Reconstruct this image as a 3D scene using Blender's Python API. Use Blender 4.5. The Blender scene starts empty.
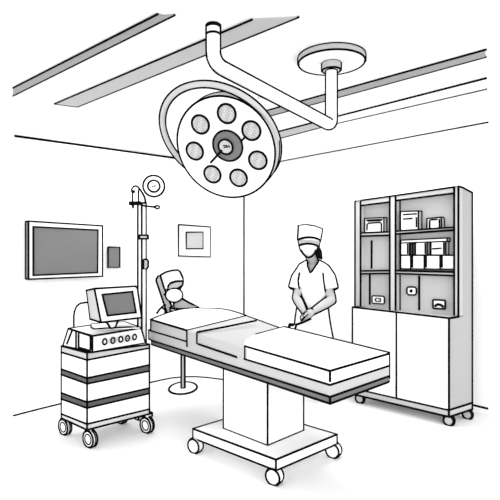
import bpy, bmesh, math, random
from mathutils import Vector, Matrix
from mathutils.bvhtree import BVHTree

# ---------------------------------------------------------------- camera, world, exposure
S = math.sqrt(0.5)
FW = Vector((-S, S, 0)); RT = Vector((S, S, 0)); UP = Vector((0, 0, 1))
EYE = 1.52; FOC = 468.0; HZ = 245.0
CAM = -(6.41 * FW - 0.082 * RT) + Vector((0, 0, EYE))
scn = bpy.context.scene
cd = bpy.data.cameras.new('camera'); cam = bpy.data.objects.new('camera', cd)
scn.collection.objects.link(cam); scn.camera = cam
cam.location = CAM
cam.rotation_euler = (math.pi / 2, 0, math.pi / 4)
cd.sensor_width = 36; cd.lens = 36 * FOC / 500; cd.shift_y = -(250 - HZ) / 500
cd.clip_start = 0.02; cd.clip_end = 200
w = bpy.data.worlds.new('world'); scn.world = w; w.use_nodes = True
w.node_tree.nodes['Background'].inputs[0].default_value = (1, 1, 1, 1)
w.node_tree.nodes['Background'].inputs[1].default_value = 0.85
vs = scn.view_settings
scn.display_settings.display_device = 'sRGB'
vs.view_transform = 'Standard'; vs.look = 'None'; vs.gamma = 1.0; vs.use_curve_mapping = False
vs.exposure = 0.72
GAIN = 1.5           # mean light level x exposure, used to choose the greys
def sun(name, az, el, strength, ang):
    l = bpy.data.lights.new(name, 'SUN'); l.energy = strength; l.angle = math.radians(ang)
    o = bpy.data.objects.new(name, l); scn.collection.objects.link(o)
    o.rotation_euler = (math.radians(90 - el), 0, math.radians(az))
    o.location = (6, -6, 3)
sun('front_fill', 45, 5, 1.2, 60)          # soft frontal sun added to even out the light on facing surfaces
def ceiling_fill(lat, d, size, power):  # added area light against the blank ceiling, lifts the dim far end
    l = bpy.data.lights.new('ceiling_fill', 'AREA'); l.shape = 'SQUARE'; l.size = size; l.energy = power
    o = bpy.data.objects.new('ceiling_fill', l); scn.collection.objects.link(o)
    o.location = Vector((CAM.x, CAM.y, 2.565)) + FW * d + RT * lat
    o.rotation_euler = (0, 0, 0)
ceiling_fill(-1.0, 4.5, 1.2, 14)
ceiling_fill(1.15, 4.25, 0.5, 11)
cy = scn.cycles
cy.max_bounces = 16; cy.diffuse_bounces = 12

# ---------------------------------------------------------------- geometry helpers
def G(lat, d, z):                       # point from a distance ahead and aside of the viewer's spot
    return Vector((CAM.x, CAM.y, 0)) + FW * d + RT * lat + UP * z
def P(u, v, d):
    return CAM + FW * d + RT * ((u - 250) / FOC * d) + UP * ((HZ - v) / FOC * d)
def ray(u, v): return FW + RT * ((u - 250) / FOC) + UP * ((HZ - v) / FOC)
def onp(u, v, p0, n):
    r = ray(u, v); return CAM + r * ((p0 - CAM).dot(n) / r.dot(n))
def onz(u, v, z): return onp(u, v, Vector((0, 0, z)), UP)
def vplane(a, b):                       # vertical plane through two plan points (lat, depth)
    A = G(a[0], a[1], 0); B = G(b[0], b[1], 0)
    n = (B - A).cross(UP).normalized()
    if n.dot(FW) < 0: n = -n
    f = lambda u, v, off=0.0: onp(u, v, A + n * off, n)
    f.n = n
    return f
def lerp(a, b, t): return a + (b - a) * t
def rpx(d): return 0.0023 * d           # pen width in metres at a distance

def lin(c):
    c /= 255.0
    return c / 12.92 if c <= 0.04045 else ((c + 0.055) / 1.055) ** 2.4
MATS = {}
def mat(name, val, absolute=False, k=1.0):
    if name in MATS: return MATS[name]
    m = bpy.data.materials.new(name); m.use_nodes = True
    nt = m.node_tree; b = nt.nodes['Principled BSDF']
    a = val if absolute else min(0.92, lin(val) / (GAIN * k))
    b.inputs['Roughness'].default_value = 1.0
    b.inputs['Specular IOR Level'].default_value = 0.0
    nz = nt.nodes.new('ShaderNodeTexNoise'); nz.inputs['Scale'].default_value = 3.0
    mp = nt.nodes.new('ShaderNodeMapRange')
    mp.inputs['To Min'].default_value = a * 0.985; mp.inputs['To Max'].default_value = min(a * 1.015, 0.95)
    cb = nt.nodes.new('ShaderNodeCombineColor')
    nt.links.new(nz.outputs['Fac'], mp.inputs['Value'])
    for i in range(3): nt.links.new(mp.outputs[0], cb.inputs[i])
    nt.links.new(cb.outputs[0], b.inputs['Base Color'])
    MATS[name] = m
    return m
INK = mat('ink', 0.004, True)
WHITE = mat('white', 0.92, True)
LIGHT = mat('light_grey', 221)
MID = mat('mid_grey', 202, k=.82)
SIDE = mat('side_grey', 202, k=1.02)  # mid grey darkened to offset the stronger light on the cabinet's side
STRIP = mat('strip_grey', 184, k=.93)
DARK = mat('dark_grey', 134)
SKIN = mat('skin_grey', 221, k=1.08)
DARKER = mat('charcoal_grey', 108)
PALE = mat('pale_grey', 238)
BLACK = mat('black_hair', 0.006, True)
def mesh_mat():
    m = bpy.data.materials.new('lens_mesh'); m.use_nodes = True
    nt = m.node_tree; b = nt.nodes['Principled BSDF']
    b.inputs['Roughness'].default_value = 1.0; b.inputs['Specular IOR Level'].default_value = 0.0
    ck = nt.nodes.new('ShaderNodeTexChecker'); tc = nt.nodes.new('ShaderNodeTexCoord')
    a = lin(228) / GAIN; c = lin(190) / GAIN
    ck.inputs['Color1'].default_value = (a, a, a, 1); ck.inputs['Color2'].default_value = (c, c, c, 1)
    ck.inputs['Scale'].default_value = 110
    nt.links.new(tc.outputs['Object'], ck.inputs['Vector'])
    nt.links.new(ck.outputs['Color'], b.inputs['Base Color'])
    return m
LENS = mesh_mat()

class MB:
    def __init__(s, r=0.005):
        s.v = []; s.f = []; s.m = []; s.r = r; s.mats = []; s.nf = 0
    def mi(s, m):
        if m not in s.mats: s.mats.append(m)
        return s.mats.index(m)
    def add(s, vs, fs, m):
        o = len(s.v); k = s.mi(m)
        s.v += [Vector(x) for x in vs]
        for f in fs: s.f.append(tuple(i + o for i in f)); s.m.append(k)
        return s
    def prism(s, bot, top, m, mtop=None, mbot=None):
        n = len(bot)
        s.add(list(bot) + list(top), [(i, (i + 1) % n, n + (i + 1) % n, n + i) for i in range(n)], m)
        o = len(s.v) - 2 * n
        s.f.append(tuple(range(o + n, o + 2 * n))); s.m.append(s.mi(mtop or m))
        s.f.append(tuple(reversed(range(o, o + n)))); s.m.append(s.mi(mbot or m))
        return s
    def ext(s, pts, e, m, mf=None):      # extrude polygon pts by vector e; mf = front material
        return s.prism([p + e for p in pts], pts, m, mf or m)
    def tube(s, pts, rad, m, n=6, cap=True, sepcap=False):
        pts = [Vector(p) for p in pts]
        rs = rad if isinstance(rad, (list, tuple)) else [rad] * len(pts)
        vs = []; prev = None
        for i, p in enumerate(pts):
            t = (pts[min(i + 1, len(pts) - 1)] - pts[max(i - 1, 0)])
            if t.length < 1e-9: t = Vector((0, 0, 1))
            t.normalize()
            if prev is None:
                a = UP if abs(t.z) < 0.9 else Vector((1, 0, 0))
                nn = t.cross(a).normalized()
            else:
                nn = (prev - t * prev.dot(t))
                nn = nn.normalized() if nn.length > 1e-6 else t.orthogonal().normalized()
            prev = nn; b = t.cross(nn)
            for k in range(n):
                a = 2 * math.pi * k / n
                vs.append(p + (nn * math.cos(a) + b * math.sin(a)) * rs[i])
        fs = []
        L = len(pts)
        for i in range(L - 1):
            for k in range(n):
                fs.append((i * n + k, i * n + (k + 1) % n, (i + 1) * n + (k + 1) % n, (i + 1) * n + k))
        if cap:
            fs.append(tuple(reversed(range(n)))); fs.append(tuple(range((L - 1) * n, L * n)))
        s.add(vs, fs, m)
        return s
    def disc(s, c, ax, r, th, m, n=40, mf=None, ex=None):   # cylinder: front face centre c, extends -ax*th
        ax = ax.normalized()
        x = ex.normalized() if ex else ax.orthogonal().normalized()
        y = ax.cross(x)
        fr = [c + (x * math.cos(2 * math.pi * k / n) + y * math.sin(2 * math.pi * k / n)) * r for k in range(n)]
        return s.prism([p - ax * th for p in fr], fr, m, mf or m)
    def ink(s, pts, r=None, m=None):
        pts = [Vector(p) for p in pts]
        r = r or s.r
        if (pts[-1] - pts[0]).length > 1e-6:      # round the pen stroke's ends a little
            pts[0] = pts[0] + (pts[0] - pts[1]).normalized() * r * 0.6
            pts[-1] = pts[-1] + (pts[-1] - pts[-2]).normalized() * r * 0.6
        return s.tube(pts, r, m or INK, 6)
    def bm(s, upto=None):
        b = bmesh.new(); vv = [b.verts.new(x) for x in s.v]
        for f in s.f[:upto]:
            try: b.faces.new([vv[i] for i in f])
            except ValueError: pass
        b.normal_update(); return b
    def auto(s, crease=30, outline=False, keep=None, r=None):
        """pen lines on creases; outline=True adds the outer contour of round forms"""
        b = s.bm(s.nf2 if hasattr(s, 'nf2') else None)
        bmesh.ops.recalc_face_normals(b, faces=b.faces)
        segs = []; outl = []
        for e in b.edges:
            a, c = e.verts[0].co, e.verts[1].co
            if (a - c).length < 1e-6: continue
            if len(e.link_faces) < 2: 
                hit = True
            else:
                hit = e.calc_face_angle(0) > math.radians(crease)
                if not hit and outline:
                    mid = (a + c) / 2; d = mid - CAM
                    f1, f2 = e.link_faces[:2]
                    hit = (f1.normal.dot(d) < 0) != (f2.normal.dot(d) < 0)
            crs = len(e.link_faces) < 2 or e.calc_face_angle(0) > math.radians(crease)
            if hit and (keep is None or keep(a, c)): (segs if crs else outl).append((a.copy(), c.copy()))
        b.free()
        for ch in chain(segs): s.ink(ch, r)
        for ch in chain(outl): s.ink(ch, (r or s.r) * 1.35)
        return s
    def build(s, name, parent=None):
        me = bpy.data.meshes.new(name)
        o = bpy.data.objects.new(name, me); scn.collection.objects.link(o)
        if parent is not None:
            off = root_world(parent)
            o.parent = parent; loc = Vector((0, 0, 0)); sub = off
        else:
            xs = [v.x for v in s.v]; ys = [v.y for v in s.v]; zs = [v.z for v in s.v]
            sub = Vector(((min(xs) + max(xs)) / 2, (min(ys) + max(ys)) / 2, min(zs)))
            o.location = sub
        me.from_pydata([tuple(v - sub) for v in s.v], [], s.f)
        for m in s.mats: me.materials.append(m)
        me.polygons.foreach_set('material_index', s.m)
        b = bmesh.new(); b.from_mesh(me)
        bmesh.ops.recalc_face_normals(b, faces=b.faces)
        b.to_mesh(me); b.free(); me.update()
        return o
def root_world(o):
    p = Vector((0, 0, 0))
    while o is not None:
        p += o.location; o = o.parent
    return p
def chain(segs):
    key = lambda p: (round(p.x, 5), round(p.y, 5), round(p.z, 5))
    seen = set(); adj = {}; pos = {}
    for a, b in segs:
        ka, kb = key(a), key(b)
        if ka == kb or (ka, kb) in seen or (kb, ka) in seen: continue
        seen.add((ka, kb)); pos[ka] = a; pos[kb] = b
        adj.setdefault(ka, []).append(kb); adj.setdefault(kb, []).append(ka)
    used = set(); out = []
    def walk(st, nx):
        path = [st, nx]; used.add(frozenset((st, nx)))
        while True:
            cur, prv = path[-1], path[-2]
            if len(adj[cur]) != 2: break
            n = [k for k in adj[cur] if frozenset((cur, k)) not in used]
            if not n: break
            d1 = (pos[cur] - pos[prv]).normalized(); d2 = (pos[n[0]] - pos[cur]).normalized()
            if d1.dot(d2) < 0.5: break
            path.append(n[0]); used.add(frozenset((cur, n[0])))
        return path
    for pref in (True, False):
        for k in list(adj):
            if pref and len(adj[k]) == 2: continue
            for n in adj[k]:
                if frozenset((k, n)) not in used: out.append([pos[q] for q in walk(k, n)])
    return out

def tag(o, label=None, cat=None, group=None, kind=None):
    if label: o['label'] = label
    if cat: o['category'] = cat
    if group: o['group'] = group
    if kind: o['kind'] = kind
    return o
def thing(name, loc, label, cat, group=None):
    o = bpy.data.objects.new(name, None); scn.collection.objects.link(o)
    o.location = loc; o.empty_display_size = 0.1
    return tag(o, label, cat, group)
def struct(name, mb): return tag(mb.build(name), kind='structure')

# ---------------------------------------------------------------- the room
CEIL = 2.574
def box(mb, a, b, m):
    (x0, y0, z0), (x1, y1, z1) = a, b
    bt = [Vector((x0, y0, z0)), Vector((x1, y0, z0)), Vector((x1, y1, z0)), Vector((x0, y1, z0))]
    tp = [Vector((p.x, p.y, z1)) for p in bt]
    return mb.prism(bt, tp, m)
NRM_L = Vector((1, 0, 0)); NRM_R = Vector((0, -1, 0)); O0 = Vector((0, 0, 0))
fl = MB(); box(fl, (-0.1, -12, -0.1), (12, 0.1, 0), WHITE)
# floor edge line against the left wall and under the far side
fl.ink([onz(u, v, 0.0) for u, v in ((14, 416), (37, 410), (60, 404.3), (105, 393.5), (150, 383), (160, 380.6), (170, 378.6), (183, 377.2), (195, 377), (207, 377.8), (224, 380))], 0.0125)
struct('floor', fl)
ce = MB(); 
# ceiling reaches as far as the photograph shows it
cp = [Vector((-0.1, 0.1, CEIL)), Vector((-0.1, -5.6, CEIL)), Vector((3.2, -5.6, CEIL)), Vector((5.6, -3.2, CEIL)), Vector((5.6, 0.1, CEIL))]
ce.prism(cp, [p + UP * 0.06 for p in cp], WHITE)
struct('ceiling', ce)
wl = MB(); box(wl, (-0.1, -7, 0), (0, 0, CEIL), WHITE)
wl.ink([onp(15, 136, O0, NRM_L), onp(170, 157.4, O0, NRM_L), onp(244, 168, O0, NRM_L)], 0.0125)
wl.ink([Vector((0.0, 0.0, CEIL)), Vector((0, 0, 0.0))], 0.016)
struct('wall_left', wl)
wr = MB(); box(wr, (-0.1, 0, 0), (7, 0.1, CEIL), WHITE)
wr.ink([onp(474, 405.2, O0, NRM_R), onp(487.5, 408.5, O0, NRM_R)], 0.0105)
wr.ink([onz(244, 168, CEIL - .001), onz(487.5, 122, CEIL - .001)], 0.0105)
struct('wall_right', wr)
def ceiling_strip(n, pts, m, lines, r):
    mb = MB(r)
    q = [onz(u, v, CEIL - 0.006) for u, v in pts]
    mb.prism([p for p in q], [p + UP * 0.012 for p in q], m)
    for a, b in lines: mb.ink([onz(*a, CEIL - 0.006), onz(*b, CEIL - 0.006)])
    struct('trim_%d' % n, mb)
ceiling_strip(1, [(13, 88), (157.5, 14.3), (163, 16), (174, 15.2), (13, 96)], STRIP,
              [((13, 88), (157.5, 14.3)), ((13, 96), (174.5, 15.2))], 0.005)
ceiling_strip(2, [(54.4, 104), (252, 19.7), (297, 17.4), (77.5, 107)], LIGHT,
              [((54.4, 104), (252, 19.7)), ((77.5, 107), (298.5, 17.2)), ((54.4, 104), (77.5, 107))], 0.005)
ceiling_strip(3, [(240, 118.2), (486, 49.7), (485, 53), (486, 57), (240, 123.8)], STRIP,
              [((240, 118), (486, 49.7)), ((240, 124.3), (486, 57))], 0.0055)
ceiling_strip(4, [(260, 136.3), (331, 118), (331, 124.6), (260, 143.6)], LIGHT,
              [((260, 136.3), (331, 118)), ((260, 143.6), (331, 124.6))], 0.0072)
ceiling_strip(5, [(331, 118), (486, 78.3), (486, 89), (331, 124.6)], WHITE,
              [((331, 118), (486, 78.3)), ((331, 124.6), (486, 89))], 0.0068)

# ---------------------------------------------------------------- wheel
def wheel(parent, c_uv, r_m, base, th=0.05, ang=30, hub=False, rr=None, top=None, m=WHITE, mf=None):
    """caster: wheel (with hub) under a stem; base = plan point (lat, d)"""
    mb = MB(rr or rpx(base[1]))
    a = math.radians(ang)
    ax = (-FW * math.cos(a) - RT * math.sin(a)).normalized()
    cen = G(base[0], base[1], r_m)
    mb.disc(cen + ax * th / 2, ax, r_m, th, m, 36, mf=mf)
    mb.auto(35, True)
    if hub:
        x = ax.orthogonal().normalized(); y = ax.cross(x)
        cc = cen + ax * (th / 2 + .001)
        mb.ink([cc + (x * math.cos(t) + y * math.sin(t)) * r_m * 0.62 for t in [2 * math.pi * k / 24 for k in range(25)]], mb.r * .7)
        cc = cen - ax * th * .1
        mb.ink([cc + (x * math.cos(t) + y * math.sin(t)) * r_m * 1.0 for t in [2 * math.pi * k / 30 for k in range(31)]], mb.r * .7)
    ob = mb.build('caster', parent)
    if top:
        st = MB(); st.tube([cen + UP * (r_m * .7), G(base[0], base[1], top)], 0.012, WHITE, 10)
        st.build('caster_stem', ob)
    return ob

# ---------------------------------------------------------------- operating table
bF, bR, bL = (0.454, 2.656), (0.929, 3.092), (-0.909, 4.255)
def B(s, w, z):
    return G(bF[0] + (bL[0] - bF[0]) * s + (bR[0] - bF[0]) * w, bF[1] + (bL[1] - bF[1]) * s + (bR[1] - bF[1]) * w, z)
def s_of(u, w=0.0):
    k = (u - 250) / FOC; la = bF[0] + (bR[0] - bF[0]) * w; d = bF[1] + (bR[1] - bF[1]) * w
    return (la - d * k) / ((bF[0] - bL[0]) + (bL[1] - bF[1]) * k)
table = thing('operating_table', G(0.1, 3.45, 0), 'white and grey padded operating table on a wheeled pedestal in mid room', 'operating table')
FN = vplane(bF, bL)
def zt(s, base, head): return base + (head - base) * s
# base slab
r0 = rpx(3.1)
mb = MB(r0)
fp = [(0.164, 2.96), (0.623, 3.354), (0.038, 3.852), (-0.421, 3.458)]
mb.prism([G(a, d, 0.094) for a, d in fp], [G(a, d, 0.162) for a, d in fp], WHITE); mb.auto()
mb.build('base', table)
mb = MB(r0)
fp2 = [(0.119, 3.17), (0.392, 3.428), (0.077, 3.723), (-0.196, 3.465)]
mb.prism([G(a, d, 0.162) for a, d in fp2], [G(a, d, 0.625) for a, d in fp2], WHITE); mb.auto()
mb.build('pedestal', table)
for (la, d, r) in ((0.157, 2.985, .05), (-0.40, 3.44, .05), (0.60, 3.36, .05), (0.03, 3.80, .05)):
    wheel(table, None, r, (la, d), th=0.052, ang=33, rr=rpx(3.1), top=0.1)
# dark rail
mb = MB(rpx(3.2))
q = [(0, 0), (0, .96), (.006, 1.0), (.985, 1), (.985, 0)]
mb.prism([B(s, w, .62) for s, w in q], [B(s, w, .658) for s, w in q], DARK)
def nocorner(a, c): return not (abs(a.z - c.z) > .02 and (a - B(0, .96, a.z)).length < .05)
mb.auto(keep=nocorner)
mb.build('frame_rail', table)
# light slab
mb = MB(rpx(3.2))
q = [(0, 0), (0, .97), (.005, 1.0), (1.012, 1), (1.012, 0)]
mb.prism([B(s, w, zt(s, .658, .664)) for s, w in q], [B(s, w, zt(s, .726, .744)) for s, w in q], LIGHT)
e = [(0, 1), (1, 0)]
mb.ink([B(1.012, 0, .664), B(1.012, 0, .744)]); mb.ink([B(1.012, 0, .744), B(s_of(187), 0, .739)])
mb.ink([B(s_of(244.5), 0, .733), B(0, 0, .726), B(0, .97, .726), B(.005, 1, .726)])
mb.ink([B(.003, .99, .64), B(.003, .99, .726)])
mb.ink([B(1.012, 0, .664), B(.985, 0, .66)])
mb.ink([B(1.012, 0, .744), B(1.012, 1, .744)])
mb.build('tabletop', table)
# foot mattress
mb = MB(rpx(3.2))
sa = s_of(245); sb = s_of(284, 1)
def Z(s): return .805 + .04 * s
top = [B(0, 0, Z(0)), B(0, .965, Z(0)), B(.006, 1.0, Z(0)), B(sb, 1, .846)]
cur = [(256, 334.3), (250, 336.8), (246, 340), (244.6, 343.5)]
top += [onz(u, v, .824) for u, v in cur] + [B(sa, 0, .822)]
bot = [Vector((p.x, p.y, .735)) for p in top]
bot[0].z = bot[1].z = bot[2].z = .727
mb.prism(bot, top, WHITE)
mb.ink([top[-1], top[0], top[1], top[2]]); mb.ink([top[2], top[3]], mb.r * 1.25)
mb.ink([onz(256, 334.3, .826), top[3]])
mb.ink([top[-1], B(sa, 0, .735)])
mb.ink([top[0], B(0, 0, .748)])
mb.ink([top[1], B(.002, .985, .797), B(.003, .99, .78), B(.003, .99, .727)])
mb.build('foot_mattress', table)
# grey sheet over the middle
mb = MB(rpx(3.6))
s7 = s_of(187)
n = 10
def zsh(t, w):    # t 0 at foot .. 1 at head
    return lerp(.810, .829, t) + w * lerp(.012, .052, t)
def ssh(t, w): return lerp(lerp(sa - .01, sb - .005, w), s7, t)
topg = [[B(ssh(i / n, j / n), j / n - (.002 if j == 0 else 0), zsh(i / n, j / n)) for j in range(n + 1)] for i in range(n + 1)]
vs_ = [p for row in topg for p in row]
fs_ = [(i * (n + 1) + j, (i + 1) * (n + 1) + j, (i + 1) * (n + 1) + j + 1, i * (n + 1) + j + 1) for i in range(n) for j in range(n)]
mb.add(vs_, fs_, LIGHT)
for line in ([topg[i][0] for i in range(n + 1)], [topg[i][n] for i in range(n + 1)], topg[0], topg[n]):
    lo = [Vector((p.x, p.y, .732)) for p in line]
    k = len(line); mb.add(line + lo, [(i, i + 1, k + i + 1, k + i) for i in range(k - 1)], LIGHT)
mb.ink(topg[n]); mb.ink([topg[i][n] for i in range(n + 1)])
off = -0.003
mb.ink([FN(187, 331, off), FN(187, 346, off)])
mb.ink([onz(256, 320.6, .885), onz(226, 326.7, .862), onz(197, 332.2, .835), FN(197, 333.5, off), FN(197, 343.4, off), FN(199, 344.3, off), FN(236.5, 357, off)])
mb.build('sheet', table)
# head cushion
mb = MB(rpx(4.2))
n = 14
def hz(t, w): # t 0 at sheet .. 1 at head end
    return lerp(lerp(.829, .844, t), lerp(.881, .882, t), w) + .040 * math.sin(math.pi * w) * t + .022 * math.sin(math.pi * t) * w
HT = [[B(lerp(s7, .992, i / n), j / n, hz(i / n, j / n)) for j in range(n + 1)] for i in range(n + 1)]
mb.add([p for r in HT for p in r], [(i * (n + 1) + j, (i + 1) * (n + 1) + j, (i + 1) * (n + 1) + j + 1, i * (n + 1) + j + 1) for i in range(n) for j in range(n)], WHITE)
for line in ([HT[i][0] for i in range(n + 1)], [HT[i][n] for i in range(n + 1)], HT[0], HT[n]):
    lo = [Vector((p.x, p.y, .742)) for p in line]
    k = len(line); mb.add(line + lo, [(i, i + 1, k + i + 1, k + i) for i in range(k - 1)], LIGHT)
mb.ink([HT[i][0] for i in range(n + 1)]); mb.ink([HT[i][n] for i in range(n + 1)]); mb.ink(HT[n])
mb.ink([HT[n][0], B(.992, 0, .744)])
mb.build('head_cushion', table)

# ---------------------------------------------------------------- equipment cart
cF, cL, cR = (-1.22, 3.504), (-1.504, 3.734), (-0.8155, 3.794)
cB = (cL[0] + cR[0] - cF[0], cL[1] + cR[1] - cF[1])
cart = thing('equipment_cart', G(-1.16, 3.65, 0), 'white drawer cart with dark stripes on casters beside the operating table', 'cart')
rc = rpx(3.5)
def zv(pt, v): return EYE - (v - HZ) * pt[1] / FOC
lev = {'top': (353.6, 346, 343.8), 'tray': (360, 352.2, 348), 'a1': (378, 369, 364.8), 'a2': (383.8, 374.6, 371),
       'b1': (402, 392.8, 388), 'b2': (408, 399, 393.4), 'c1': (424, 413.8, 409), 'c2': (429.8, 418, 413.8)}
def ring(k, g=0.0):
    f, l, r_ = lev[k]
    zf, zl, zr = zv(cF, f), zv(cL, l), zv(cR, r_)
    zb = zl + zr - zf
    if k == 'top': zf = zl = zr = zb = .714
    return [G(cF[0], cF[1], zf), G(cR[0], cR[1], zr), G(cB[0], cB[1], zb), G(cL[0], cL[1], zl)]
for nm, k1, k0, m in (('tray', 'top', 'tray', LIGHT), ('drawer', 'tray', 'a1', WHITE), ('stripe', 'a1', 'a2', DARKER), ('drawer', 'a2', 'b1', WHITE),
                      ('stripe', 'b1', 'b2', DARKER), ('drawer', 'b2', 'c1', WHITE), ('bottom_trim', 'c1', 'c2', PALE)):  # bottom trim's grey is lightened to make up for dim light near the floor
    mb = MB(rc); mb.prism(ring(k0), ring(k1), m, mtop=(WHITE if nm == 'tray' else None)); mb.auto(); mb.build(nm, cart)
for (la, d) in ((-1.205, 3.53), (-1.487, 3.765), (-.835, 3.80), (-1.10, 4.0)):
    wheel(cart, None, 0.061, (la, d), th=0.038, ang=36, hub=True, rr=rc, top=.14)

# control unit on the cart
unit = thing('control_unit', G(-1.15, 3.68, .72), 'white medical control unit with five round knobs on the striped cart', 'control unit')
mb = MB(rc)
zb_ = .7155
A = onz(92.4, 352.2, zb_); Bq = onz(145.5, 343.2, zb_); Cq = onz(63, 345.8, zb_)
A.z = Bq.z = Cq.z = zb_
Dq = Cq + (Bq - A) * .93
def dep(p): return (p - CAM).dot(FW)
A1 = P(92.4, 336, dep(A)); B1 = P(141.2, 328, dep(Bq) + .01); C1 = onp(68.4, 328.6, A, (Cq - A).cross(A1 - A).normalized())
D1 = C1 + (B1 - A1) * .96
mb.prism([A, Bq, Dq, Cq], [A1, B1, D1, C1], WHITE); mb.auto()
def sideq(u, v): 
    n_ = (C1 - A).cross(A1 - A).normalized(); return onp(u, v, A, n_)
def q2(pts): return [sideq(u, v) + (CAM - sideq(u, v)).normalized() * .008 for u, v in pts]
mb.ink(q2([(67, 343.5), (72.2, 330)])); mb.ink(q2([(76, 331.2), (76, 349)]))
mb.ink(q2([(78.6, 347.5), (78.6, 333.4), (80.5, 332.7), (89, 335.3), (90.4, 337), (90.4, 350), (88.6, 350.4), (80, 347.9), (78.6, 347.5)]))
mb.build('housing', unit)
fn = (Bq - A).cross(A1 - A).normalized()
if fn.dot(FW) > 0: fn = -fn
for i, (u, v) in enumerate(((104.4, 341.6), (112.6, 340.4), (120.4, 339.2), (127.2, 338.2), (134.2, 336.9))):
    kb = MB(rc * .9)
    c = onp(u, v, A, fn)
    x = (Bq - A).normalized(); y = (A1 - A).normalized()
    pts = [c + fn * .006 + x * math.cos(t) * .0165 + y * math.sin(t) * .021 for t in [2 * math.pi * k / 20 for k in range(20)]]
    kb.prism([p - fn * .006 for p in pts], pts, WHITE)
    kb.ink(pts + [pts[0]])
    if i in (1, 3): kb.ink([c + fn * .008 - y * .002, c + fn * .008 + y * .002], rc * .55)
    kb.build('knob', unit)

# monitor
mon = thing('monitor', P(112, 330, 3.62), 'boxy white monitor with a dark grey screen on the knobbed control unit', 'monitor')
mb = MB(rc)
a = P(94.4, 288.6, 3.5); b = P(135.5, 286.2, 3.72); b2 = P(137.5, 288.5, 3.725); c = P(141.6, 317.6, 3.70); d = P(101, 322.4, 3.48)
back = (G(-.22, .266, 0) - G(0, 0, 0)).normalized() * .15
fr = [a, b, b2, c, d]
bk = [P(86.6, 290.4, 3.64), P(129, 287.6, 3.85), P(130.5, 289.6, 3.855), P(132, 315, 3.83), P(90.3, 319, 3.62)]
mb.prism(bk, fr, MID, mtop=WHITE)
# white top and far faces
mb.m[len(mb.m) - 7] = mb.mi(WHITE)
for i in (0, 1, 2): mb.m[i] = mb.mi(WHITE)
mb.auto(20, keep=lambda p, q: not ((p - b).length < .001 and (q - bk[1]).length < .01))
mb.build('casing', mon)
mb = MB(rc)
n_ = (c - a).cross(d - a).normalized()
if n_.dot(FW) > 0: n_ = -n_
sc = [onp(u, v, a + n_ * .003, n_) for u, v in ((102.4, 294.6), (132.4, 291.6), (136, 312.4), (107.6, 315.6))]
mb.ext(sc, -n_ * .004, DARK); mb.auto()
mb.build('screen', mon)
mb = MB(rc)
tp_ = [P(105.5, 320.5, 3.56), P(118, 319, 3.6), P(119, 319, 3.68), P(106.5, 320.5, 3.66)]
bt_ = [P(110.5, 328.2, 3.56), P(115, 327.6, 3.6), P(115.6, 326.8, 3.68), P(111, 327, 3.66)]
mb.prism(bt_, tp_, WHITE); mb.auto()
mb.build('neck', mon)
mb = MB(rc)
q = [onz(u, v, .874) for u, v in ((91, 327), (94, 329), (106, 328.2), (131, 327), (139.5, 327), (125, 322), (91, 324))]
mb.prism([p - UP * .012 for p in q], q, WHITE); mb.ink(q + [q[0]], rc * .8)
mb.build('foot_plate', mon)
mb = MB(rc)
mb.ink([P(73.8, 329, 3.86), P(73.8, 316, 3.86), P(74.6, 311, 3.86), P(76.5, 306.5, 3.85), P(80, 303.5, 3.83), P(86, 302.4, 3.8), P(95, 303, 3.75)])
tag(mb.build('power_cable'), 'thin black cable arching up behind the boxy monitor on the cart', 'cable')

# ---------------------------------------------------------------- instrument stand behind the cart
DS = 4.18
std = thing('instrument_stand', P(142.3, 245 + EYE * FOC / DS, DS), 'tall thin double pole stand with a hooked top behind the cart', 'instrument stand')
rs_ = rpx(DS) * .95
zfl = lambda: EYE
def vert(u, v0, v1, wd, nm, m=WHITE, d=DS):
    mb = MB(rs_); r = wd / 2 * d / FOC
    mb.tube([P(u, v0, d), P(u, v1, d)], r, m, 16); mb.auto(40, True); return mb.build(nm, std)
vb = 245 + (EYE - .03) * FOC / DS
vert(139.9, 203, vb, 3.6, 'pole'); vert(143.9, 203, vb, 3.6, 'pole')
mb = MB(rs_)
mb.prism([P(137, vb, DS) + k for k in (Vector((-.06, -.06, -.03)), Vector((.12, -.06, -.03)), Vector((.12, .08, -.03)), Vector((-.06, .08, -.03)))],
         [P(137, vb, DS) + k for k in (Vector((-.06, -.06, .0)), Vector((.12, -.06, .0)), Vector((.12, .08, .0)), Vector((-.06, .08, .0)))], WHITE); mb.auto()
mb.build('base', std)
mb = MB(rs_)
mb.ink([P(u, v, DS) for u, v in ((131.5, 190.5), (132, 188.3), (133.6, 186.6), (135.6, 185.8), (138, 187), (140.5, 190), (143, 194), (144.8, 198), (145.7, 203), (145.8, 208))])
mb.ink([P(138.5, 190, DS), P(138.5, 204, DS)])
mb.tube([P(131.4, 191, DS), P(134.8, 191.8, DS)], .013, INK, 8)
mb.ink([P(132.6, 193, DS), P(132.6, 203, DS)])
mb.tube([P(132.9, 204, DS), P(133.1, 208.6, DS)], [.015, .008], INK, 8)
mb.build('hook', std)
mb = MB(rs_)
mb.tube([P(129.8, 203.4, DS - .05), P(140, 203.2, DS - .05)], .007, PALE, 12); mb.auto(40, True)
mb.ink([P(140, 203.6, DS - .05), P(142, 205.4, DS - .05), P(148, 206.4, DS - .05), P(154, 207, DS - .05)])
mb.ink([P(154, 207, DS - .05), P(157, 205.6, DS - .05), P(159.3, 206.2, DS - .05), P(159.2, 208, DS - .05), P(157, 208.8, DS - .05), P(154, 207, DS - .05)])
mb.build('clamp_arm', std)
mb = MB(rs_); mb.tube([P(139.7, 237, DS - .03), P(148, 237, DS - .03)], .0125, LIGHT, 12); mb.auto(40, True); mb.build('collar', std)
mb = MB(rs_)
q = [P(u, v, DS - .03) for u, v in ((143.5, 259.3), (147.2, 259.5), (148.3, 261), (148.2, 267), (147, 268.8), (143.5, 269))]
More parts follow.
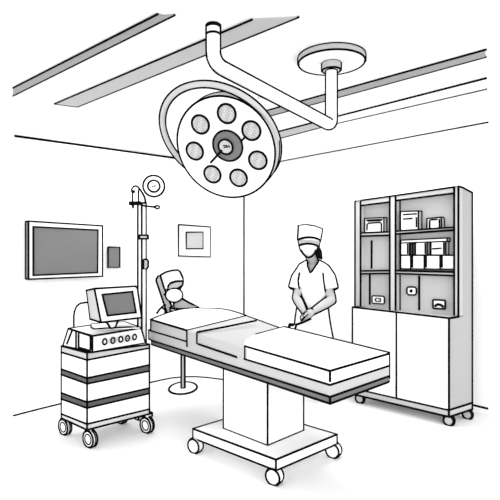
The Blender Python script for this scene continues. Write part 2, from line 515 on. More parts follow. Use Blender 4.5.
mb.ext(q, FW * .03, LIGHT); mb.ink(q + [q[0]]); mb.build('clamp_box', std)

# ---------------------------------------------------------------- stool with tilted backrest
DC = 4.957
stl = thing('examination_stool', G(-.709, DC, 0), 'small padded exam stool with a tilted headrest and round cushion behind the operating table', 'stool')
rd = rpx(DC)
mb = MB(rd)
nn = 40
cc = G(-.709, DC, 0)
def ell(z, k): return [cc + RT * math.cos(t) * .146 * k + FW * math.sin(t) * .21 * k + UP * z for t in [2 * math.pi * i / nn for i in range(nn)]]
mb.prism(ell(0.0, 1), ell(.006, 1), WHITE); mb.ink(ell(.006, 1) + [ell(.006, 1)[0]])
mb.build('base', stl)
mb = MB(rd); mb.tube([cc + UP * .006 , cc + UP * .84], .0155, LIGHT, 16); mb.auto(40, True); mb.build('pole', stl)
# seat platform hidden behind the cushion of the table
mb = MB(rd); mb.disc(cc + UP * .86, UP, .13, .03, WHITE, 30); mb.auto(40, True); mb.build('seat', stl)
def slabpx(pts, d, th, m, mf, nm, side=None, auto=25, r=rd):
    mb = MB(r)
    q = [P(u, v, d) for u, v in pts]
    mb.ext(q, FW * th, m, mf); mb.ink(q + [q[0]])
    return mb
bx = slabpx([(156.2, 279.2), (158.2, 276), (160.2, 275.2), (165, 290), (173.6, 311), (167, 313), (156.4, 281.5)], 4.98, .05, LIGHT, LIGHT, 'backrest')
bx.build('backrest', stl)
bx = slabpx([(160.2, 275.2), (166, 272), (172, 270.4), (178, 270), (180, 271.5), (182.6, 277), (183.4, 281), (176, 281.4), (170, 283.5), (168.3, 286), (167.5, 290), (164.5, 289)], 4.90, .07, LIGHT, WHITE, 'headrest')
bx.build('headrest', stl)
bx = slabpx([(183.4, 281), (182.6, 285), (180.5, 288), (174, 289), (167.6, 290.5), (168.3, 285.5), (170.5, 282.8), (176, 281)], 4.90, .05, LIGHT, LIGHT, 'headrest_pad')
bx.add([P(176, 288.6, 4.89), P(183, 283.8, 4.89), P(180.8, 290.5, 4.89)], [(0, 1, 2)], INK)
bx.build('headrest_underside', stl)
# round cushion
def ellipsoid(mb, c, rx, ry, rz, m, ax=(RT, FW, UP), nu=24, nv=16):
    vs = []; fs = []
    for j in range(nv + 1):
        ph = math.pi * j / nv
        for i in range(nu):
            th = 2 * math.pi * i / nu
            vs.append(c + ax[0] * rx * math.sin(ph) * math.cos(th) + ax[1] * ry * math.sin(ph) * math.sin(th) + ax[2] * rz * math.cos(ph))
    for j in range(nv):
        for i in range(nu):
            fs.append((j * nu + i, j * nu + (i + 1) % nu, (j + 1) * nu + (i + 1) % nu, (j + 1) * nu + i))
    mb.add(vs, fs, m)
def contour(mb, polys_v, polys_f, minlen=.03, r=None, thin=None):
    me = bpy.data.meshes.new('tmp'); me.from_pydata([tuple(v) for v in polys_v], [], polys_f); me.update()
    nr = [v.normal.copy() for v in me.vertices]; co = [v.co.copy() for v in me.vertices]
    me.calc_loop_triangles(); segs = []
    g = [nr[i].dot(CAM - co[i]) for i in range(len(co))]
    cache = {}
    for t in me.loop_triangles:
        pt = []
        for a, b in ((0, 1), (1, 2), (2, 0)):
            i, j = t.vertices[a], t.vertices[b]
            if (g[i] > 0) != (g[j] > 0):
                k = (min(i, j), max(i, j))
                if k not in cache: cache[k] = co[i].lerp(co[j], g[i] / (g[i] - g[j]))
                pt.append(cache[k])
        if len(pt) == 2: segs.append(tuple(pt))
    bpy.data.meshes.remove(me)
    for ch in chain(segs):
        L = sum((ch[i + 1] - ch[i]).length for i in range(len(ch) - 1))
        if L < minlen: continue
        if len(ch) > 6: ch = ch[::2] + ([ch[-1]] if len(ch) % 2 == 0 else [])
        mb.ink(ch, (r or mb.r) * (1.35 if thin is None or not thin(ch[len(ch) // 2]) else .7))
mb = MB(rd); c0 = P(174.2, 295.3, 4.84)
ellipsoid(mb, c0, .083, .06, .066, WHITE)
contour(mb, mb.v[:], mb.f[:]); mb.build('round_cushion', stl)
bx = slabpx([(181.5, 298), (187, 301.5), (193, 304.5), (199, 307), (190, 309.5), (174.8, 310), (173.4, 304), (176.5, 300.5)], 4.86, .06, LIGHT, LIGHT, 'armrest')
bx.build('armrest', stl)
bx = MB(rd); bx.ink([P(157, 313, 4.86), P(159.5, 309.5, 4.86), P(163, 306, 4.86), P(165.2, 305, 4.86)]); bx.build('adjuster_lever', stl)
bx = MB(rd); bx.ink([P(162.2, 307.5, 4.86), P(165.3, 310.2, 4.86), P(165, 313, 4.86)]); bx.build('adjuster_lever', stl)
bx = MB(rd); bx.tube([P(163.8, 295, 4.9), P(166, 293, 4.9)], .01, INK, 8); bx.build('pivot', stl)

# ---------------------------------------------------------------- things on the left wall
def wallL(u, v, off): return onp(u, v, Vector((off, 0, 0)), NRM_L)
tv = thing('wall_monitor', wallL(65, 279, 0.0), 'large flat wall screen with dark grey display in white frame', 'wall screen')
mb = MB(0.0088)
fo = .075
f4 = [wallL(u, v, fo) for u, v in ((28.6, 221.2), (102.5, 225.8), (102.5, 276.2), (28.6, 279.2))]
b4 = [Vector((0.002, p.y, p.z)) for p in f4]
mb.prism(b4, f4, DARK, mtop=WHITE); mb.auto(); mb.build('frame', tv)
mb = MB(0.0088)
s4 = [wallL(u, v, fo + .004) for u, v in ((33.4, 226.7), (98, 230), (97.6, 272.5), (33.4, 275.3))]
mb.prism([p - NRM_L * .003 for p in s4], s4, DARK); mb.auto(); mb.build('screen', tv)
mb = MB(0.0098)
s4 = [wallL(u, v, .02) for u, v in ((108, 247), (119.8, 247), (119.8, 267.4), (108, 267.4))]
mb.prism([Vector((0.001, p.y, p.z)) for p in s4], s4, DARK)
mb.ink(s4 + [s4[0]])
tag(mb.build('wall_panel'), 'small dark grey upright panel on the wall beside the large screen', 'wall panel')
pf = thing('picture_frame', wallL(194, 257, 0), 'square white framed picture with grey centre on the wall above the stool', 'picture frame')
mb = MB(0.0108)
s4 = [wallL(u, v, .02) for u, v in ((178.6, 224.6), (210.4, 227), (210.1, 257), (178.5, 255.9))]
mb.prism([Vector((0.001, p.y, p.z)) for p in s4], s4, WHITE); mb.ink(s4 + [s4[0]]); mb.build('frame', pf)
mb = MB(0.0108)
s4 = [wallL(u, v, .024) for u, v in ((186.2, 232.2), (203, 232), (203, 248.7), (186.2, 248.7))]
mb.prism([Vector((0.018, p.y, p.z)) for p in s4], s4, LIGHT); mb.ink(s4 + [s4[0]]); mb.build('picture', pf)
# round gauge
gd = 5.2
ga = thing('wall_gauge', P(153.8, 186, gd), 'round white dial gauge on the wall above the tall pole stand', 'gauge')
gc = P(153.8, 186, gd); gn = (CAM - gc).normalized()
gx = UP.cross(gn).normalized(); gy = gn.cross(gx)
def circ(c, r, n=32): return [c + (gx * math.cos(2 * math.pi * k / n) + gy * math.sin(2 * math.pi * k / n)) * r for k in range(n + 1)]
mb = MB(rpx(gd)); mb.disc(gc, gn, .117, .03, WHITE, 36); mb.ink(circ(gc, .117)); mb.build('rim', ga)
mb = MB(rpx(gd)); mb.disc(gc + gn * .004, gn, .064, .006, WHITE, 30); mb.ink(circ(gc + gn * .004, .064))
def gp(u, v): return onp(u, v, gc + gn * .008, gn)
for st in ([(152, 185.4), (152.3, 186.6), (153.4, 186.7)], [(154.3, 185.6), (154.6, 186.8), (155.6, 185.6)]): mb.ink([gp(*q) for q in st], .0062)
mb.build('dial', ga)
mb = MB(rpx(gd)); hit = Vector((0, gc.y, gc.z)); mb.tube([gc - gn * .03, hit], .02, WHITE, 12); mb.build('bracket', ga)

# ---------------------------------------------------------------- surgical lamp
lamp = thing('surgical_lamp', onz(331.4, 57, CEIL), 'large round surgical lamp with seven lenses on an angled ceiling arm', 'surgical lamp')
DP = 2.62
rl = rpx(2.45)
pc = onz(331.4, 56.5, CEIL); pc.z = CEIL
mb = MB(rl); mb.disc(Vector((pc.x, pc.y, CEIL - .036)), -UP, .184, .036, LIGHT, 64, mf=WHITE); mb.auto(35, True); mb.build('ceiling_plate', lamp)
DP = dep(pc)
mb = MB(rl); mb.disc(Vector((pc.x, pc.y, CEIL - .078)), -UP, .051, .045, LIGHT, 32, mf=WHITE); mb.auto(35, True); mb.build('socket', lamp)
# arm
def arc(p0, p1, p2, rad, n=10):     # rounded corner
    a = (p0 - p1).normalized(); b = (p2 - p1).normalized()
    q0 = p1 + a * rad; q2_ = p1 + b * rad
    return [(q0 * (1 - t) ** 2 + p1 * 2 * t * (1 - t) + q2_ * t ** 2) for t in [i / n for i in range(n + 1)]]
pol_t = Vector((pc.x, pc.y, CEIL - .078)); elb = P(331.6, 125.5, DP)
elb.x, elb.y = pc.x, pc.y
up_b = P(213.3, 63.5, 2.12); up_t = P(213.3, 27, 2.12)
mb = MB(rl)
path = [pol_t] + arc(pol_t, elb, up_b, .035, 6) + arc(elb, up_b, up_t, .06) + [up_t]
mb.tube(path, [lerp(.0295, .0295, i / len(path)) for i in range(len(path))], WHITE, 32)
mb.auto(40, True); mb.build('arm', lamp)
mb = MB(rl)
mb.tube([P(213.3, 34.5, 2.12), P(213.3, 25.5, 2.12)], [.0298, .0298], WHITE, 32); 
mb.tube([P(213.3, 25.5, 2.12), P(213.3, 24.4, 2.12)], [.0298, .018], WHITE, 32)
mb.auto(40, True); mb.build('end_cap', lamp)
# head
DH = 2.08
hc = P(224.8, 149.35, DH)
hn = (RT * -.313 + UP * -.491 - FW * math.sqrt(1 - .313 ** 2 - .491 ** 2)).normalized()
mn = (UP - hn * UP.dot(hn)).normalized(); maj = mn.cross(hn)
RH = .232
rh = rpx(DH)
def dsk(c, rad, k=1.0, n=64): return [c + (maj * math.cos(2 * math.pi * i / n) + mn * math.sin(2 * math.pi * i / n)) * rad for i in range(n)]
mb = MB(rh)
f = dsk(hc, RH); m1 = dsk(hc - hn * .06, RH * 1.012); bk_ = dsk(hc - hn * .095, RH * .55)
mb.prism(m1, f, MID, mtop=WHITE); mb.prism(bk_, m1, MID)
mb.ink(f + [f[0]]); mb.ink(m1 + [m1[0]])
mb.build('lamp_head', lamp)
def hp(u, v, off=0.0): return onp(u, v, hc + hn * off, hn)
for (u, v) in ((227, 113.4), (200.7, 124.2), (251.6, 130.4), (195.1, 150.8), (258.1, 160), (212.7, 174), (238.8, 177.6)):
    lb = MB(rh); c = hp(u, v); rr = RH * 9.25 / 53
    q = dsk(c + hn * .004, rr, n=32); lb.prism([p - hn * .004 for p in q], q, LENS); lb.ink(q + [q[0]], rh * 1.15)
    lb.build('lens', lamp)
mb = MB(rh); c = hp(228, 145.6); q = dsk(c + hn * .005, RH * 15.8 / 53, n=40); mb.prism([p - hn * .005 for p in q], q, DARK); mb.ink(q + [q[0]])
mb.ink([hp(242.0, 140.2, .006), hp(245.6, 136.6, .006)], rh * .9)
hub = mb.build('hub', lamp)
mb = MB(rh); c = hp(226.5, 146); q = dsk(c + hn * .012, RH * 7.6 / 53, n=30); mb.prism([p - hn * .008 for p in q], q, LIGHT); mb.ink(q + [q[0]])
for st in ([(223.4, 145.6), (225.2, 145.2), (224.2, 147.8), (226, 147.2)], [(226.2, 145.4), (227.4, 147.4), (228.4, 145.6), (229.6, 147.2)]):
    mb.ink([hp(*k, .0135) for k in st], rh * .62)
mb.build('hub_centre', hub)
mb = MB(rh); mb.ink([hp(210.8, 162.3, .006), hp(221.5, 150.8, .014)], rh); mb.build('handle', lamp)
# yoke ring
DY = 2.15; yc = P(219.3, 139.5, DY)
yn = (RT * -.301 + UP * -.747 - FW * math.sqrt(1 - .301 ** 2 - .747 ** 2)).normalized()
mn2 = (UP - yn * UP.dot(yn)).normalized(); mj2 = mn2.cross(yn)
RY = .28 * DY / 2.053 - .0125
mb = MB(rh)
NU, NV = 96, 20
vs_ = []; fs_ = []
nz = mj2.cross(mn2).normalized()
for i in range(NU):
    t = 2 * math.pi * i / NU; rad = mj2 * math.cos(t) + mn2 * math.sin(t)
    for j in range(NV):
        p = 2 * math.pi * j / NV
        vs_.append(yc + rad * (RY + .0125 * math.cos(p)) + nz * .0125 * math.sin(p))
for i in range(NU):
    for j in range(NV):
        fs_.append((i * NV + j, ((i + 1) % NU) * NV + j, ((i + 1) % NU) * NV + (j + 1) % NV, i * NV + (j + 1) % NV))
mb.add(vs_, fs_, LIGHT); contour(mb, mb.v[:], mb.f[:]); mb.build('yoke', lamp)
mb = MB(rh); mb.tube([hc - hn * .08, hc - hn * .16, P(262, 93.5, lerp(2.12, DP, .41)) + FW * .03], .018, WHITE, 14); mb.build('bracket', lamp)

# ---------------------------------------------------------------- cabinet
kl, kr, kb_ = (.994, 4.53), (1.671, 3.93), (.279, .18)
cab = thing('supply_cabinet', G(1.47, 4.3, 0), 'tall grey and white medical supply cabinet on casters by the wall', 'cabinet')
rk = rpx(4.1)
def K(s, t, z): return G(lerp(kl[0], kr[0], s) + kb_[0] * t, lerp(kl[1], kr[1], s) + kb_[1] * t, z)
ua, ub = (1.023, 4.56), (1.783, 4.002)
UPf = vplane(ua, ub)
e = (RT * .84 + FW * .54).normalized()
RZ = 1.52 - (192.6 - HZ) * 4.11 / FOC
def U(s, t, z): return G(lerp(ua[0], ub[0], s) + .167 * t, lerp(ua[1], ub[1], s) + .108 * t, z)
LP = vplane(kl, kr)
CZ = .912
mb = MB(rk)
bz = 1.52 - (410 - HZ) * 3.93 / FOC; kz = 1.52 - (416.8 - HZ) * 3.93 / FOC
cor = [(0, 0), (1, 0), (1, 1), (0, 1)]
zt_ = [.918, .905, .905, .918]
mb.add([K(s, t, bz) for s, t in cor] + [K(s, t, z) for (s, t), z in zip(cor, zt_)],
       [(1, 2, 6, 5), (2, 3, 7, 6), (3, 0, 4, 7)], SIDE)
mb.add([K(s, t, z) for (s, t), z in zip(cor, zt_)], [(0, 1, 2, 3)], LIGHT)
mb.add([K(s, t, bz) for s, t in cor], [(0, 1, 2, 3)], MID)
mb.auto(keep=lambda a, c: not (min(a.z, c.z) > .88 and (a - K(1, .5, a.z)).length < .3 and (c - K(1, .5, c.z)).length < .3))
mb.ink([K(1, 0, .905), U(1, 0, .906)])
mb.build('lower_body', cab)
s_m = .492
for s0, s1 in ((0, s_m), (s_m, 1)):
    mb = MB(rk)
    q = [K(s0, 0, bz + .0), K(s1, 0, bz + .0), K(s1, 0, lerp(.918, .905, s1)), K(s0, 0, lerp(.918, .905, s0))]
    mb.ext([p - LP.n * .004 for p in q], LP.n * .012, WHITE); mb.ink([p - LP.n * .004 for p in q] + [q[0] - LP.n * .004]); mb.build('door', cab)
mb = MB(rk)
mb.prism([K(s, t, kz) for s, t in cor], [K(s, t, bz) for s, t in cor], LIGHT); mb.auto(); mb.build('plinth', cab)  # lighter grey than the sides, compensating in colour for the low light here
for (s, t, r) in ((.985, .07, .041), (.985, .88, .039), (.06, .1, .041), (.06, .88, .041)):
    p = K(s, t, 0); la = (p - CAM).dot(RT); d = (p - CAM).dot(FW)
    wheel(cab, None, r, (la, d), th=.03, ang=38, rr=rk, top=kz + .01, mf=LIGHT)
# upper unit
rec = .06
top_l = UPf(355, 201.2).z; top_r = UPf(458.4, 186.4).z
mb = MB(rk)
t0 = rec / .199
zs = [top_l, top_r, RZ, RZ - (top_r - top_l)]
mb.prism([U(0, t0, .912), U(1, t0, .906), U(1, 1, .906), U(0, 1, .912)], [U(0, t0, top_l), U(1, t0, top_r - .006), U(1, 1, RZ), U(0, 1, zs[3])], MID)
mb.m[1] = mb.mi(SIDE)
def upk(a, c):
    if max(a.z, c.z) < 1: return False
    near = lambda p: min((p - U(1, t0, p.z)).length, (p - U(0, t0, p.z)).length) < .01
    return not (near(a) and near(c))
mb.auto(keep=upk)
mb.ink([U(1, 0, top_r), U(1, t0, top_r - .006)])
def bkp(u, v): return onp(u, v, UPf(400, 250) + e * (rec - .004), UPf.n)
for l in ([(371.6, 241), (371.6, 268)], [(369.8, 274), (369.8, 304)], [(419.2, 276.5), (419.2, 309.5)]): mb.ink([bkp(*q) for q in l])
mb.build('upper_body', cab)
def panel(nm, px, m, mf, lines='all', depth=rec, parent=cab, off=0.0):
    mb = MB(rk); q = [UPf(u, v) + e * off for u, v in px]
    mb.ext(q, e * depth, m, mf)
    if lines == 'all': mb.auto()
    else: mb.ink(q + [q[0]])
    mb.build(nm, parent); return mb
panel('post', [(355, 201.2), (360.6, 200.4), (360.6, 306.4), (355, 306)], MID, LIGHT, lines='front')
panel('post', [(389.8, 196.3), (395.6, 195.5), (395.6, 311.6), (389.8, 311)], MID, PALE)
panel('post', [(454.2, 187), (458.4, 186.4), (458.4, 315.8), (454.2, 315.2)], MID, PALE, lines='front')
panel('top_rail', [(360.6, 200.4), (389.8, 196.3), (389.8, 202), (360.6, 205.6)], MID, LIGHT, lines='front')
panel('top_rail', [(395.6, 195.5), (454.2, 187), (454.2, 193.2), (395.6, 200.6)], MID, LIGHT, lines='front')
panel('shelf', [(360.6, 233), (389.8, 231.8), (389.8, 235.2), (360.6, 236)], LIGHT, PALE)
panel('shelf', [(395.6, 231.2), (454.2, 227.3), (454.2, 229.8), (395.6, 234)], LIGHT, PALE)
panel('shelf', [(360.6, 271), (389.8, 270.6), (389.8, 273.4), (360.6, 273.8)], LIGHT, LIGHT)
panel('shelf', [(395.6, 270.7), (454.2, 272.2), (454.2, 275.6), (395.6, 273.5)], LIGHT, LIGHT)
def latch(px, extra, r=rk * .9):
    mb = MB(r); n_ = UPf.n
    q = [bkp(u, v) - n_ * .012 for u, v in px]
    mb.ext(q, n_ * .012, WHITE); mb.ink(q + [q[0]])
    for l in extra: mb.ink([bkp(u, v) - n_ * .015 for u, v in l], r * (1.0))
    mb.build('latch', cab)
def rrect(a, b, c, d, k=1.0, sl=0.0):
    pts = [(a + k, b), (c - k, b), (c, b + k), (c, d - k), (c - k, d), (a + k, d), (a, d - k), (a, b + k)]
    return [(x, y + (x - a) * sl) for x, y in pts]
latch(rrect(407.4, 286.8, 416.8, 294.6, 1.6, .03), [[(411, 290.3), (412.4, 291)], [(412.4, 290.2), (411, 291.4)], [(411.6, 289.9), (411.8, 291.8)]])
latch(rrect(433.4, 299.6, 445.6, 308.2, .4, .05), [[(435.5, 305.4), (438, 303.8), (441, 304.2), (443.6, 306)], [(435.8, 306.2), (438, 304.6), (441, 305), (443.6, 307)]])
latch(rrect(372.6, 295.6, 384.8, 303.2, 1.0, .05), [[(377, 298), (375.6, 299.6), (377, 301.2)], [(379, 298.2), (381.2, 298.8), (381, 301.2), (378.6, 301.2)]], rk * .75)

# items on the shelves
def item(nm, px, label, cat, marks=(), side=None, group=None, d0=.01, th=.04, m=LIGHT, mf=WHITE, r=None):
    mb = MB(r or rk * .72); q = [onp(u, v, UPf(400, 250) + e * d0, UPf.n) for u, v in px]
    mb.ext(q, e * th, m, mf)
    mb.auto(50)
    if side:
        s2 = [onp(u, v, UPf(400, 250) + e * (d0 - .0015), UPf.n) for u, v in side]
        mb.ink([s2[0], s2[1]])
    for l in marks: mb.ink([onp(u, v, UPf(400, 250) + e * (d0 - .002), UPf.n) for u, v in l], rk * .85)
    return tag(mb.build(nm), label, cat, group)
item('document_tray', [(364.8, 218.4), (383.8, 217.6), (383.8, 231.8), (364.8, 232.8)], 'white tray of papers on the upper shelf of the narrow left bay', 'document tray',
     [[(366.6, 220.2), (382, 219.6)], [(367, 230), (367, 224.2), (368.6, 223.2), (380, 222.4), (381.4, 223.6), (381.4, 231)], [(368, 221), (381, 220.4)]])
bx_ = item('storage_box', [(400.6, 211.6), (418.4, 211), (418.4, 229.6), (400.6, 230.8)], 'large white box with printed lines on the upper shelf of the right bay', 'box',
     [[(403.6, 214.6), (416.4, 213.8)], [(403.6, 219), (412, 218.4)], [(416.4, 217.6), (416.4, 226.6)]], d0=.005, th=.045)
item('storage_box', [(427, 218.6), (440.4, 217.2), (441.4, 218.4), (441.6, 227.9), (427, 229.2)], 'small white box with a rounded grey edge right of the large printed box', 'box',
     [[(429.6, 228), (429.6, 220.6), (431, 219.8), (437, 219.4)], [(439.4, 219.4), (439.6, 227.4)]])
mbs = item('box_lid', [(400.8, 240.2), (447, 238), (447, 241.4), (400.8, 243)], 'flat white board lying across the upper row of white file boxes', 'board', d0=.012)
grpU = 'white file boxes stacked in two rows on the middle shelf'
ups = [((400.8, 409.6), 'leftmost file box of the upper row, narrow, white with a grey edge'),
       ((415.6, 427.2), 'middle file box of the upper row, white, right of the dark gap'),
       ((431, 445.8), 'rightmost file box of the upper row, white with a short dash mark')]
def yt(u): return 243.0 - (u - 400.8) * .035
for i, ((x0, x1), lb) in enumerate(ups):
    mk = [[(x1 - 1.9, yt(x1) + 1.5), (x1 - 1.9, 253.4)]]
    if i == 2: mk.append([(433, 248.8), (441, 248.2)])
    item('file_box', [(x0, yt(x0)), (x1, yt(x1)), (x1, 254.9), (x0, 255)], lb, 'file box', mk, group=grpU, d0=.012, th=.04)
item('gap_strip', [(410.6, 243.4), (415, 243.2), (415, 254.8), (410.6, 254.9)], 'dark grey strip in the gap between two white file boxes in the upper row', 'gap_strip', [[(412.8, 244.5), (412.8, 254)]], d0=.02, th=.035, m=DARK, mf=DARK)  # dark strip drawn in for the dark gap between the boxes
lows = [((400.8, 410.6), 'leftmost file box of the lower row, white, touching the centre post'),
        ((410.8, 424.2), 'second from left file box of the lower row, white with grey edges'),
        ((424.6, 440), 'third from left file box of the lower row, widest and white'),
        ((440.4, 454), 'rightmost file box of the lower row, plain white')]
for i, ((x0, x1), lb) in enumerate(lows):
    mk = [[(x0 + 1.6, 256.4), (x0 + 1.6, 267)]] if i else []
    item('file_box', [(x0, 255.4), (x1, 255.3), (x1, 268.9 + i * .12), (x0, 268.6 + i * .12)], lb, 'file box', mk, group=grpU, d0=.012, th=.04)

# ---------------------------------------------------------------- nurse
def remeshed(mb, vox, smooth, name):
    me = bpy.data.meshes.new(name); me.from_pydata([tuple(v) for v in mb.v], [], mb.f)
    b = bmesh.new(); b.from_mesh(me); bmesh.ops.recalc_face_normals(b, faces=b.faces); b.to_mesh(me); b.free()
    o = bpy.data.objects.new(name, me); scn.collection.objects.link(o)
    r = o.modifiers.new('r', 'REMESH'); r.mode = 'VOXEL'; r.voxel_size = vox
    s_ = o.modifiers.new('s', 'SMOOTH'); s_.factor = .5; s_.iterations = smooth
    dg = bpy.context.evaluated_depsgraph_get(); dg.update()
    m2 = bpy.data.meshes.new_from_object(o.evaluated_get(dg))
    vs = [v.co.copy() for v in m2.vertices]; fs = [tuple(p.vertices) for p in m2.polygons]
    bpy.data.objects.remove(o); bpy.data.meshes.remove(me); bpy.data.meshes.remove(m2)
    return vs, fs
def loft(mb, secs, m, n=24):          # secs: (centre, half width along RT, half depth along FW)
    vs = []
    for c, a, b in secs:
        for k in range(n):
            t = 2 * math.pi * k / n; vs.append(c + RT * a * math.cos(t) + FW * b * math.sin(t))
    L = len(secs)
    fs = [(i * n + k, i * n + (k + 1) % n, (i + 1) * n + (k + 1) % n, (i + 1) * n + k) for i in range(L - 1) for k in range(n)]
    fs += [tuple(range(n)), tuple(range((L - 1) * n, L * n))]
    mb.add(vs, fs, m)
DN = 4.5; rn = rpx(4.4) * 1.15
nurse = thing('person', P(313, 245 + EYE * FOC / 4.66, 4.66), 'person in a white tunic, cap and mask leaning over the operating table with joined hands', 'person')
# skin body
mb = MB(rn)
ellipsoid(mb, P(309, 242, DN), .084, .085, .118, SKIN)
mb.tube([P(310.5, 252, DN), P(312.5, 262, DN + .02), P(313, 270, DN + .03)], [.047, .05, .06], SKIN, 20)
loft(mb, [(P(313, 265, DN + .02), .07, .06), (P(313, 269, DN + .02), .13, .075), (P(313, 276, DN + .02), .125, .08), (P(313, 300, DN + .03), .11, .07),
          (P(313, 318, DN + .05), .135, .08), (P(313, 334, DN + .08), .14, .08), (P(313, 344, DN + .1), .13, .07)], SKIN)
# legs and feet
for sg, uu in ((-1, 306.5), (1, 320.5)):
    hip = P(uu + 1, 338, DN + .1); kn = G((uu - 250) / FOC * 4.72, 4.72, .48); an = G((uu - 250) / FOC * 4.9, 4.9, .09)
    toe = G((uu - 250) / FOC * 4.8, 4.8, .03)
    mb.tube([hip, kn, lerp(kn, an, .4), an], [.085, .055, .05, .035], SKIN, 16)
    mb.tube([an - UP * .04 + FW * .03, lerp(an, toe, .5) - UP * .02, toe], [.04, .038, .03], SKIN, 14)
# arms with hands
def limb(pts, rs, n=16): mb.tube(pts, rs, SKIN, n)
# photo-left arm
sh = P(303, 272, DN + .02); el = P(296.3, 297.5, DN - .06); wr_ = P(304.2, 311.5, 4.28)
limb([sh, lerp(sh, el, .5), lerp(sh, el, .85), el, lerp(el, wr_, .25), lerp(el, wr_, .7), wr_, P(306, 314, 4.25)], [.035, .040, .037, .036, .039, .032, .025, .026])
# photo-right arm
sh2 = P(323.5, 272, DN + .02); el2 = P(331.2, 300, DN - .08); wr2 = P(313, 311.2, 4.24)
limb([sh2, lerp(sh2, el2, .5), lerp(sh2, el2, .85), el2, lerp(el2, wr2, .3), lerp(el2, wr2, .75), wr2, P(309.5, 313.2, 4.21)], [.035, .045, .045, .045, .042, .033, .027, .03])
# hands: palm, four fingers, thumb
limb([P(312, 311.8, 4.22), P(308.5, 314, 4.19), P(305.5, 316, 4.17)], [.03, .037, .03])
for i in range(4):
    b0 = P(305.2 + i * 1.1, 313.6 + i * 1.2, 4.165 + i * .004); k1 = P(302.2 + i * .9, 315.8 + i * 1.25, 4.14 + i * .004); k2 = P(300.9 + i * 1.1, 317.8 + i * 1.05, 4.13 + i * .004)
    tp = P(301.6 + i * 1.1, 319.6 + i * .6, 4.14)
    limb([b0, k1, k2, tp], [.0105, .010, .0095, .007], 10)
limb([P(309, 312, 4.15), P(305.8, 314, 4.12), P(303.6, 317.2, 4.115), P(302.6, 319, 4.115)], [.013, .012, .010, .007], 10)
limb([P(306, 314, 4.25), P(306.5, 318, 4.23), P(304, 320.5, 4.2)], [.026, .024, .016])
for i in range(4):
    limb([P(306.5 + i * 1.3, 317 - i * .4, 4.23), P(304.5 + i * 1.3, 320 - i * .5, 4.2), P(301.5 + i * 1.3, 321.6 - i * .6, 4.19)], [.010, .0095, .007], 10)
bv, bf = remeshed(mb, .006, 3, 'body')
body = MB(rn); body.add(bv, bf, SKIN)
hand = P(305, 316, 4.18)
contour(body, bv, bf, .06, rn * .85, lambda p: (p - hand).length < .085)
bb = BVHTree.FromPolygons([tuple(v) for v in bv], bf)
def drawn(tree, mbx, px, r=None, lift=.002):
    out = []
    for (u, v) in px:
        d = ray(u, v).normalized(); h = tree.ray_cast(CAM, d)
        if h[0] is not None: out.append(h[0] - d * lift)
    if len(out) > 1: mbx.ink(out, r)
def dense(px, k=6):
    o = []
    for i in range(len(px) - 1):
        for j in range(k): o.append((lerp(px[i][0], px[i + 1][0], j / k), lerp(px[i][1], px[i + 1][1], j / k)))
    return o + [px[-1]]
drawn(bb, body, dense([(304.5, 317), (302.3, 320), (301.4, 321.2)], 3), rn * .9)
body.build('body', nurse)
# tunic
mb = MB(rn)
secs = [(260.5, 313, .055, .06, .0), (262.5, 313, .095, .075, .0), (265, 313, .135, .09, .0), (268.5, 313, .148, .10, .0), (274, 313, .15, .108, 0), (285, 313, .148, .115, .0),
        (297, 313, .138, .11, .01), (307, 312.5, .145, .115, .03), (316, 312.3, .158, .125, .05), (326, 312.5, .172, .13, .07), (338, 313, .19, .14, .09), (355, 313.5, .205, .15, .1), (372, 313.5, .21, .15, .1)]
loft(mb, [(P(u, v, DN + o), a, b) for v, u, a, b, o in secs], WHITE, 32)
mb.tube([P(308, 268, DN + .01), P(301.5, 270.3, DN + .005), P(297.4, 278, DN - .01), P(294.4, 288.2, DN - .04)], [.03, .046, .055, .053], WHITE, 20)
mb.tube([P(318, 267, DN + .01), P(324.6, 269.4, DN), P(328.8, 277.5, DN - .02), P(331.6, 288.8, DN - .06)], [.03, .05, .06, .058], WHITE, 20)
tv_, tf_ = remeshed(mb, .006, 8, 'tunic')
# cut the V neckline out
vn = [(307.3, 250), (307.6, 266), (310.2, 273), (312, 271.2), (319.6, 260.2), (317, 250)]
def inside(u, v, poly):
    c = False; j = len(poly) - 1
    for i in range(len(poly)):
        a, b = poly[i], poly[j]
        if (a[1] > v) != (b[1] > v) and u < (b[0] - a[0]) * (v - a[1]) / (b[1] - a[1]) + a[0]: c = not c
        j = i
    return c
def proj(p):
    q = p - CAM; d = q.dot(FW); return 250 + q.dot(RT) / d * FOC, HZ - q.z / d * FOC, d
keepf = []
for f_ in tf_:
    cc_ = sum((tv_[i] for i in f_), Vector()) / len(f_)
    u, v, d = proj(cc_)
    if d < DN + .02 and inside(u, v, vn): continue
    keepf.append(f_)
tun = MB(rn); tun.add(tv_, keepf, WHITE)
contour(tun, tv_, tf_, .08)
tb = BVHTree.FromPolygons([tuple(v) for v in tv_], tf_)
drawn(tb, tun, dense([(307.3, 259.8), (307.6, 266), (310.2, 273), (312, 271.2), (319.6, 260.2)]), rn * .75)
drawn(tb, tun, dense([(299.4, 273), (298.2, 280), (298.6, 286), (301, 294), (304, 301), (307.6, 308.6)]), rn * .8)
drawn(tb, tun, dense([(323, 273.2), (323.6, 281), (325, 290), (326.8, 297)]), rn * .8)
drawn(tb, tun, dense([(289.4, 286.8), (294, 288.3), (298.8, 289.2)]))
drawn(tb, tun, dense([(325.8, 290.2), (331, 289), (337, 288)]))
tun.build('tunic', nurse)
# skin under the neckline
nk = MB(rn)
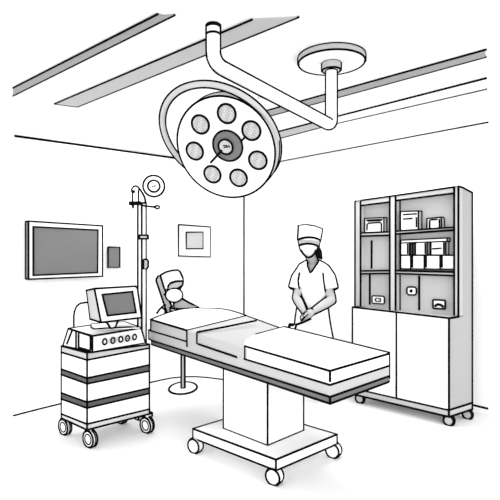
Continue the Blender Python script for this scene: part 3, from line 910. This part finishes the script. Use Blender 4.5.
# cap, mask, hair
mb = MB(rn)
n = 36
def capring(vl, ur, ul, dd, tilt):    # ring: left px, right px at height v
    c = (ul + ur) / 2; a = (ur - ul) / 2 / FOC * DN
    return [P(c, vl, DN) + RT * a * math.cos(t) - FW * dd * math.sin(t) + UP * (-tilt * math.cos(t) + 0) for t in [2 * math.pi * k / n for k in range(n)]]
r_top = capring(227.6, 321.8, 299, .11, .017); r_bot = capring(240.2, 319.8, 298.2, .108, .008)
r_b2 = capring(245.2, 318.6, 299.2, .104, .008)
r_topc = [lerp(p, sum(r_top, Vector()) / n, .5) + UP * .012 for p in r_top]
mb.prism(r_bot, r_top, WHITE)
mb.prism(r_top, r_topc, WHITE)
def half(r_): return [r_[k % n] for k in range(0, n // 2 + 1)]
mb.ink([r_bot[n // 2], r_top[n // 2]], rn * 1.3); mb.ink([r_bot[0], r_top[0]], rn * 1.3)
# brim curve rises in front as the cap is seen slightly from below
arcb = [P(u, v, DN) - FW * (.109 * math.sqrt(max(0, 1 - ((u - 309) / 10.9) ** 2)) + .002) for u, v in ((298.2, 239.8), (300, 238.7), (303.5, 237.8), (308, 237.4), (313, 238), (317, 239.2), (319.8, 240.6))]
mb.ink(arcb)
arct = [P(u, v, DN) for u, v in ((299, 226.2), (303, 225.5), (308.5, 225.5), (315, 226.7), (321.8, 229.4))]
mb.ink(arct, rn * 1.35)
mb.build('cap', nurse)
mb = MB(rn); mb.prism(r_b2, r_bot, SKIN)
arc2 = [P(u, v, DN) - FW * (.106 * math.sqrt(max(0, 1 - ((u - 308.8) / 10) ** 2)) + .002) for u, v in ((299.4, 245.2), (302, 244.2), (306, 243.7), (310, 243.9), (314, 244.9), (318.2, 246.6))]
mb.ink(arc2); mb.ink([r_b2[n // 2], r_bot[n // 2]]); mb.ink([r_b2[0], r_bot[0]])
mb.build('cap_band', nurse)
mb = MB(rn)
rings = []
for v, ul, ur, dd in ((243.6, 299.2, 318.4, .108), (247, 299.8, 317.4, .112), (250.5, 301, 316, .112), (253.6, 303, 314.6, .108), (256, 305.3, 312.6, .098), (257.4, 308, 310.2, .085)):
    rings.append([P((ul + ur) / 2, v, DN) + RT * (ur - ul) / 2 / FOC * DN * math.cos(t) - FW * dd * math.sin(t) for t in [math.pi * 2 * k / 32 for k in range(32)]])
for i in range(len(rings) - 1): mb.prism(rings[i], rings[i + 1], WHITE)
mb.ink([r[16] for r in rings[:3]], rn * 1.15); mb.ink([r[0] for r in rings[:3]], rn * 1.15)
mb.ink([P(u, v, DN - .11) for u, v in ((301, 250.5), (303, 253.6), (305.5, 256.2), (308.5, 257.6), (312, 256.4), (314.6, 253.6), (316, 250.5))])
mb.build('mask', nurse)
mb = MB(rn)
mb.tube([P(316.6, 246.2, DN - .03), P(317.8, 249.5, DN - .03), P(318.8, 253.5, DN - .03), P(320, 257, DN - .03), P(322.2, 259.4, DN - .03)], [.012, .03, .035, .026, .006], BLACK, 16)
mb.build('ponytail', nurse)
# instrument in the hand
ins = MB(rn)
ins.tube([P(u, v, d) for u, v, d in ((311, 318.6, 4.12), (303, 322.4, 4.10), (297, 324.4, 4.07), (292.5, 325.4, 4.05))], [rn * .9] * 4, INK, 8)
ins.tube([P(294.3, 324.8, 4.05), P(290, 324.6, 4.02), P(288.6, 328, 4.0)], [.012, .016, .012], INK, 10)
ins.tube([P(294.8, 325, 4.05), P(293.6, 329.5, 4.0)], [.008, .008], WHITE, 10)
ins.ink([P(296, 325, 4.05), P(294.8, 330, 4.0)])
tag(ins.build('surgical_forceps'), 'thin dark surgical instrument held in the joined hands over the operating table', 'surgical instrument')
